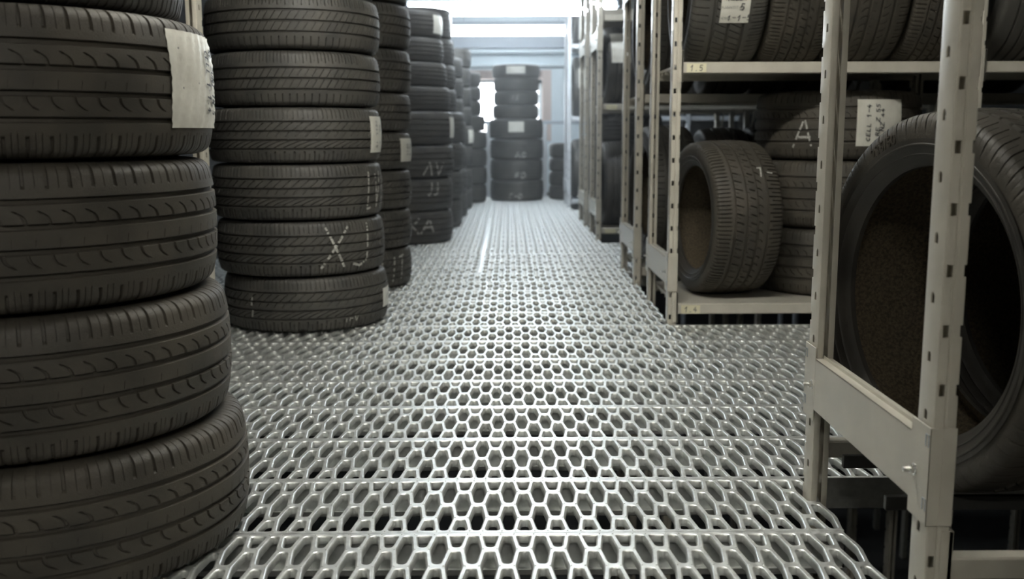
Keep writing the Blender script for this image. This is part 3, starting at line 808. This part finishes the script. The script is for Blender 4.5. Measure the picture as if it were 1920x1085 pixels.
# far left stacks: D E F G H
def far_stack(name_,cy,right_px,ws,rs,labels,grp,ng='f4'):
    z=.001; out=[]
    for i,w in enumerate(ws):
        zz=z+w/2; r=rs[i] if isinstance(rs,list) else rs
        X=(right_px[i]-952)/1867*(cy*.988+(H-zz)*.156)-r
        out.append(tyre(ng,(X,cy,zz),labels[i],grp,R=r,W=w,spin=0.0)); z+=w
    return out
def labs(n,which,special={}):
    return [special.get(i,('black tyre, %s from the floor in the %s'%(['lowest','second','third','fourth','fifth','sixth','seventh','eighth','ninth'][i],which))) for i in range(n)]
s=far_stack('D',7.0,[850,850,852,852,846,839.5,833.5,831],[.222,.222,.222,.226,.162,.160,.162,.176],[.34,.34,.34,.34,.33,.33,.31,.31],
  labs(8,'fourth left stack',{0:'wide tyre chalked XA, lowest of the fourth left stack',1:'wide tyre chalked JJ, second of the fourth left stack',2:'wide tyre chalked AV, third of the fourth left stack',3:'wide tyre with a white label at its right, fourth of the fourth left stack',7:'top tyre of the fourth left stack, its label glaring white'}),'tyres of the fourth left stack')
chalk(s[0][1],s[0][0],'XA',a_(-66),.015,.085,.095,.013); chalk(s[1][1],s[1][0],'JJ',a_(-49),.04,.04,.09,.011); chalk(s[2][1],s[2][0],'AV',a_(-49),-.045,.07,.085,.011)
patch(s[3][1],s[3][0],'paper_label',a_(-20),a_(6),-.065,.070,M['paper'],n=8,ns=6); patch(s[7][1],s[7][0],'paper_label',a_(-32),a_(6),-.075,.075,M['paper'],n=8,ns=6)
s=far_stack('E',8.05,[868,870,871,872,858,856,853.5,849],[.225,.222,.225,.235,.175,.185,.20,.225],[.33,.33,.33,.33,.32,.32,.32,.32],
  labs(8,'fifth left stack',{7:'tall top tyre of the fifth left stack, close to the glaring lamp'}),'tyres of the fifth left stack')
patch(s[7][1],s[7][0],'paper_label',a_(-16),a_(8),-.06,.07,M['paper'],n=8,ns=6)
s=far_stack('F',9.05,[878,878,877,876,871,871,870],[.215,.21,.21,.21,.20,.175,.175],.31,labs(7,'sixth left stack'),'tyres of the sixth left stack')
s=far_stack('G',9.95,[887,887,888,889,886,886,885,885],[.205,.205,.20,.20,.185,.185,.185,.18],.31,labs(8,'seventh left stack',{3:'tyre with a small white label, fourth of the seventh left stack'}),'tyres of the seventh left stack')
patch(s[3][1],s[3][0],'paper_label',a_(-30),a_(4),-.07,.07,M['paper'],n=8,ns=6)
s=far_stack('H',10.95,[913,914,914,914,911,904,904,903],[.19,.19,.19,.19,.165,.155,.15,.15],.30,labs(8,'last left stack beside the window'),'tyres of the last left stack')
# tower in front of the window
wT=[.228,.222,.225,.218,.150,.148,.146,.142]; rT=[.300,.295,.297,.300,.258,.252,.252,.262]
xT=[970,969.5,970,969,968,969,969.5,969]
lT=labs(8,'tyre tower before the window',{0:'tyre chalked F-D, bottom of the tower before the window',1:'tyre chalked FD, second of the tower before the window',2:'tyre chalked AO, third of the tower before the window',3:'tyre with a white square label, middle of the tower before the window',6:'tyre with a faint chalk 15, second from the top of the tower before the window',7:'top tyre of the tower before the window, wide white label'})
lT[5]='sixth tyre from the floor, narrow, in the tower before the window'
z=.001
for i in range(8):
    zz=z+wT[i]/2; X=(xT[i]-952)/1867*(11.25*.988)
    o,T=tyre('f4',(X,11.25,zz),lT[i],'tyres of the tower before the window',R=rT[i],W=wT[i])
    if i==0: chalk(T,o,'F-D',a_(-93),-.06,.045,.05,.013)
    if i==1: chalk(T,o,'FD',a_(-82),-.06,.06,.055,.014)
    if i==2: chalk(T,o,'AO',a_(-82),-.06,.06,.055,.014)
    if i==3: patch(T,o,'paper_label',a_(-107),a_(-74),-.035,.078,M['paper'],n=8,ns=5)
    if i==5: chalk(T,o,'15',a_(-93),0,.05,.07,.008)
    if i==7: patch(T,o,'paper_label',a_(-114),a_(-68),-.05,.072,M['paper'],n=8,ns=5)
    z+=wT[i]
# low stack right of the tower and one more past the sixth rack
z=.001
for i in range(4):
    zz=z+.078; tyre('f4',(.80,11.35,zz),labs(4,'low stack at the wall beside the tower')[i],'tyres of the low stack at the end wall',R=.33,W=.156); z+=.156
z=.001
for i in range(4):
    tyre('f4',(1.50,11.35,z+.085),labs(4,'low stack seen past the sixth rack')[i],'tyres of the low stack past the sixth rack',R=.33,W=.17); z+=.17
# guard rail behind the end stacks
g=empty('guard_rail',(.1,11.75,0)); tag(g,'low grey guard rail with two posts behind the tyre tower','rail')
mb=MB(); mb.bbox(-1.0,1.0,-.02,.02,.84,.88,.004); mb.build('top_rail',M['beam'],g)
for x in (-.315,.335):
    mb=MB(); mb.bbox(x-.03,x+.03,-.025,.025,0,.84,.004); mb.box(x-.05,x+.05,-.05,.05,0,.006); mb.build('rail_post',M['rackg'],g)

# ------------------------------------------------------------ tyres on the racks
def standing(key,face_x,Yc,zs,R,W,label,group,ax=0.0,spin=0.0):
    cx=face_x+W/2
    return tyre(key,(cx,Yc,zs+R-.0005),label,group,R=R,W=W,axis=ax,spin=spin)
# nearest rack
def row(Yc,zs,x,ws,Rs,ax,where,group,key='f4'):
    out=[]
    for i,w_ in enumerate(ws):
        r=Rs[i%len(Rs)]
        out.append(standing(key,x,Yc,zs,r,w_,'%s tyre from the aisle, %s'%(['first','second','third','fourth','fifth','sixth','seventh','eighth'][i],where),group,ax=ax if i==0 else 0)); x+=w_+.006+(.03 if i==0 and ax else 0)
    return out
o,T=tyre('E',(.839,1.766,.449),'large upright tyre reading 235/50 on its sidewall, on the nearest rack','tyres on the nearest rack',R=.340,W=.245,axis=a_(12.5),spin=.4)
# raised size lettering on the side that faces the aisle (local -Z)
def side_text(T,root,txt,size,rad,ang,spin,depth=.0017):
    mb=MB(); tv,tf=text_mesh(txt,size,2)
    sh=tyre_rows(T['R'],T['W'],T['r'],T['TW'],T['gr'],T['gw'],.005)[:8]
    rr_=[p[1] for p in sh]; aa_=[p[0] for p in sh]
    zat=lambda r: float(np.interp(r,[.1]+rr_,[-(T['W']/2-.0015)]+aa_))
    def pos(x,y,l):
        # seen from local -Z: clockwise is increasing angle; baseline towards the axle
        a=ang+x/rad-spin; r=rad+y; return (r*math.cos(a),r*math.sin(a),zat(r)-l)
    n=len(tv); v=[pos(x,y,depth) for x,y in tv]+[pos(x,y,-.001) for x,y in tv]
    f=[t for t in tf]
    from collections import Counter
    cnt=Counter()
    for t in tf:
        for i in range(len(t)): cnt[(t[i],t[(i+1)%len(t)])]+=1
    for (a,b_) in list(cnt):
        if (b_,a) not in cnt: f.append((a,b_,b_+n,a+n))
    mb.add(v,f); o=mb.build('size_lettering',M['tread'],root); o['label']='raised sidewall lettering '+txt
    return o
side_text(T,o,'235/50',.030,.304,PI-a_(24),.4)
tyre('E',(1.084,1.820,.4595),'dark tyre pressed behind the large one on the nearest rack','tyres on the nearest rack',R=.340,W=.245,axis=a_(12.5),spin=.1)
tyre('f4',(1.377,1.765,.449),'third tyre from the aisle on the nearest rack','tyres on the nearest rack',R=.340,W=.24,axis=0.0)
row(.615,.119,.672,[.245,.245,.245,.245],[.335],0,'lower shelf of the rack beside the camera','tyres on the rack beside the camera')
row(.615,1.01,.672,[.245,.245,.245,.245],[.335],0,'upper shelf of the rack beside the camera','tyres on the rack beside the camera')
# second rack, lower shelf
o,T=tyre('D',(.894,4.156,.080+.317),'wide grey-dusted tyre standing on the shelf tagged 1.4','tyres on the second rack',R=.317,W=.285,axis=a_(10),spin=.15)
chalk(T,o,'T-',PI+a_(52)-.15+0,.075,.03,.04,.006,rot=PI/2)
z=.080
labS=['wide tyre at the bottom of the stack on the shelf tagged 1.4','middle wide tyre of the stack on the shelf tagged 1.4','wide tyre with chalk letters and white label, topmost above the shelf tagged 1.4']
for i in range(3):
    sp=[.3,1.2,2.2][i]
    o,T=tyre('A',(1.405,4.30,z+.1385),labS[i],'stack on the shelf tagged 1.4',R=.338,W=.277,spin=sp)
    if i==2:
        chalk(T,o,'AV',a_(-121)-sp,-.025,.085,.10,.008); chalk(T,o,'U',a_(-112)-sp,-.080,.09,.03,.007)
        patch(T,o,'paper_label',a_(-95)-sp,a_(-62)-sp,-.070,.085,M['paper'],n=12,ns=10,writing=[('CELL 1-4',.012,.016,-.055,0,PI/2,.003),('RE Z 55',.012,.016,-.015,0.01,PI/2,.003),('NZ 44',.012,.016,.005,.01,PI/2,.003)])
    z+=.277
# second rack, shelf 1.5
ws=[.300,.245,.285,.22]; x=.695
lab=['tyre with a handwritten paper label, first on the shelf tagged 1.5','second tyre from the aisle on the shelf tagged 1.5','third tyre from the aisle on the shelf tagged 1.5','fourth tyre from the aisle on the shelf tagged 1.5']
for i,w_ in enumerate(ws):
    sp=[.2,1.0,2.1,.6][i]
    o,T=standing(['B','D','A','D'][i],x,4.165,1.010,[.345,.330,.340,.330][i],w_,lab[i],'tyres on the shelf tagged 1.5',spin=sp)
    if i==0:
        p=patch(T,o,'paper_label',a_(-101)-sp,a_(-55)-sp,-.040*.7,.070*.7,M['paper'],n=14,ns=8,
              texts=[("QUANTITA'",.012,.072,-.013,PI/2,2),('CELL',.012,.112,-.022,PI/2,2)],writing=[('5',.012,.022,.070,.018,PI/2,.0022),('1-1-5',.010,.018,.110,.012,PI/2,.0022),('NUZZER',.007,.014,.040,0,PI/2,.002)])
        p['label']='off-white paper label with printed lines and handwriting'
    x+=w_+.004
x=1.87
for i,w_ in enumerate((.25,.25,.25)):
    standing('f4',x,4.165,1.010,.335,w_,labs(3,'')[0] if False else '%s tyre past the second frame of the shelf tagged 1.5'%['first','second','third'][i],'tyres on the shelf tagged 1.5'); x+=w_+.01
x=1.86
for i in range(3):
    standing('f4',x,4.165,.080,.33,.25,'%s tyre past the second frame on the lowest shelf of the second rack'%['first','second','third'][i],'tyres on the second rack'); x+=.26
# third rack
standing('B',.690,5.225,.080,.352,.245,'first tyre from the aisle on the lower shelf of the third rack','tyres on the third rack',ax=a_(4),spin=.7)
row(5.225,.080,.985,[.24,.25,.24],[.345,.35,.34],0,'lower shelf of the third rack behind the first tyre','tyres on the third rack')
row(5.225,.080,1.84,[.25,.25,.25],[.34],0,'lower shelf of the third rack past its second frame','tyres on the third rack')
standing('B',.690,5.225,.93,.345,.245,'first tyre from the aisle on the upper shelf of the third rack','tyres on the third rack',ax=a_(3),spin=.2)
row(5.225,.93,.98,[.25,.25,.24],[.34],0,'upper shelf of the third rack behind the first tyre','tyres on the third rack')
row(5.225,.93,1.84,[.25,.25,.25],[.34],0,'upper shelf of the third rack past its second frame','tyres on the third rack')
# fourth rack
row(7.305,.080,.672,[.22,.22,.23,.22],[.300],a_(3),'lower shelf of the fourth rack','tyres on the fourth rack')
s=row(7.305,.94,.675,[.24,.22,.23,.22],[.272],a_(5),'middle shelf of the fourth rack','tyres on the fourth rack')
o,T=s[0]; patch(T,o,'paper_label',a_(-142),a_(-92),-.085,.035,M['paper'],n=8,ns=6)
row(7.305,.080,1.84,[.25,.25,.25],[.30],0,'lower shelf of the fourth rack past its second frame','tyres on the fourth rack')
row(7.305,.94,1.84,[.25,.25,.25],[.272],0,'middle shelf of the fourth rack past its second frame','tyres on the fourth rack')
# fifth and sixth rack
for c_ in range(3):
    z=.080
    for i in range(4):
        tyre('f4',([.975,1.43,2.20][c_] if c_!=1 else 1.99+.15,8.355,z+.1) if c_<2 else (2.62,8.355,z+.1),'%s tyre of the %s pile lying on the fifth rack'%(['lowest','second','third','top'][i],['first','middle','last'][c_]),'piles lying on the fifth rack',R=.31 if c_==0 else .22,W=.2); z+=.2
row(8.355,.94,.672,[.24,.24,.24,.24],[.31],0,'middle shelf of the fifth rack','tyres on the fifth rack')
row(10.305,.080,.660,[.22,.22,.22,.22],[.30],0,'lower shelf of the sixth rack','tyres on the sixth rack')
s=row(10.305,.90,.660,[.22,.22,.22,.22],[.30],0,'middle shelf of the sixth rack','tyres on the sixth rack')
o,T=s[0]; patch(T,o,'paper_label',a_(-125),a_(-85),-.06,.07,M['paper'],n=8,ns=6)
s=row(10.305,1.60,.660,[.22,.22,.22],[.30],0,'top shelf of the sixth rack','tyres on the sixth rack')
o,T=s[0]; patch(T,o,'paper_label',a_(-80),a_(-35),-.06,.07,M['paper'],n=8,ns=6)
# left rack
for i in range(3):
    standing('f4',-1.32-.27*i,2.805,.080,.33,.25,'%s tyre on the lower shelf of the left rack'%['first','second','third'][i],'tyres on the left rack')

# ------------------------------------------------------------ thin haze of the room
m=bpy.data.materials.new('haze'); m.use_nodes=True; nt=m.node_tree; nt.nodes.remove(nt.nodes['Principled BSDF'])
vs=nt.nodes.new('ShaderNodeVolumeScatter'); vs.inputs['Density'].default_value=HAZE; vs.inputs['Anisotropy'].default_value=.55; vs.inputs['Color'].default_value=(.9,.95,1,1)
nt.links.new(vs.outputs['Volume'],nt.nodes['Material Output'].inputs['Volume'])
mb=MB(); mb.box(XL+.01,XR-.01,5.0,YB-.01,.02,ZC-.01)
hz=mb.build('room_haze',m); tag(hz,'thin bright haze hanging in the far half of the aisle','haze',kind='stuff')
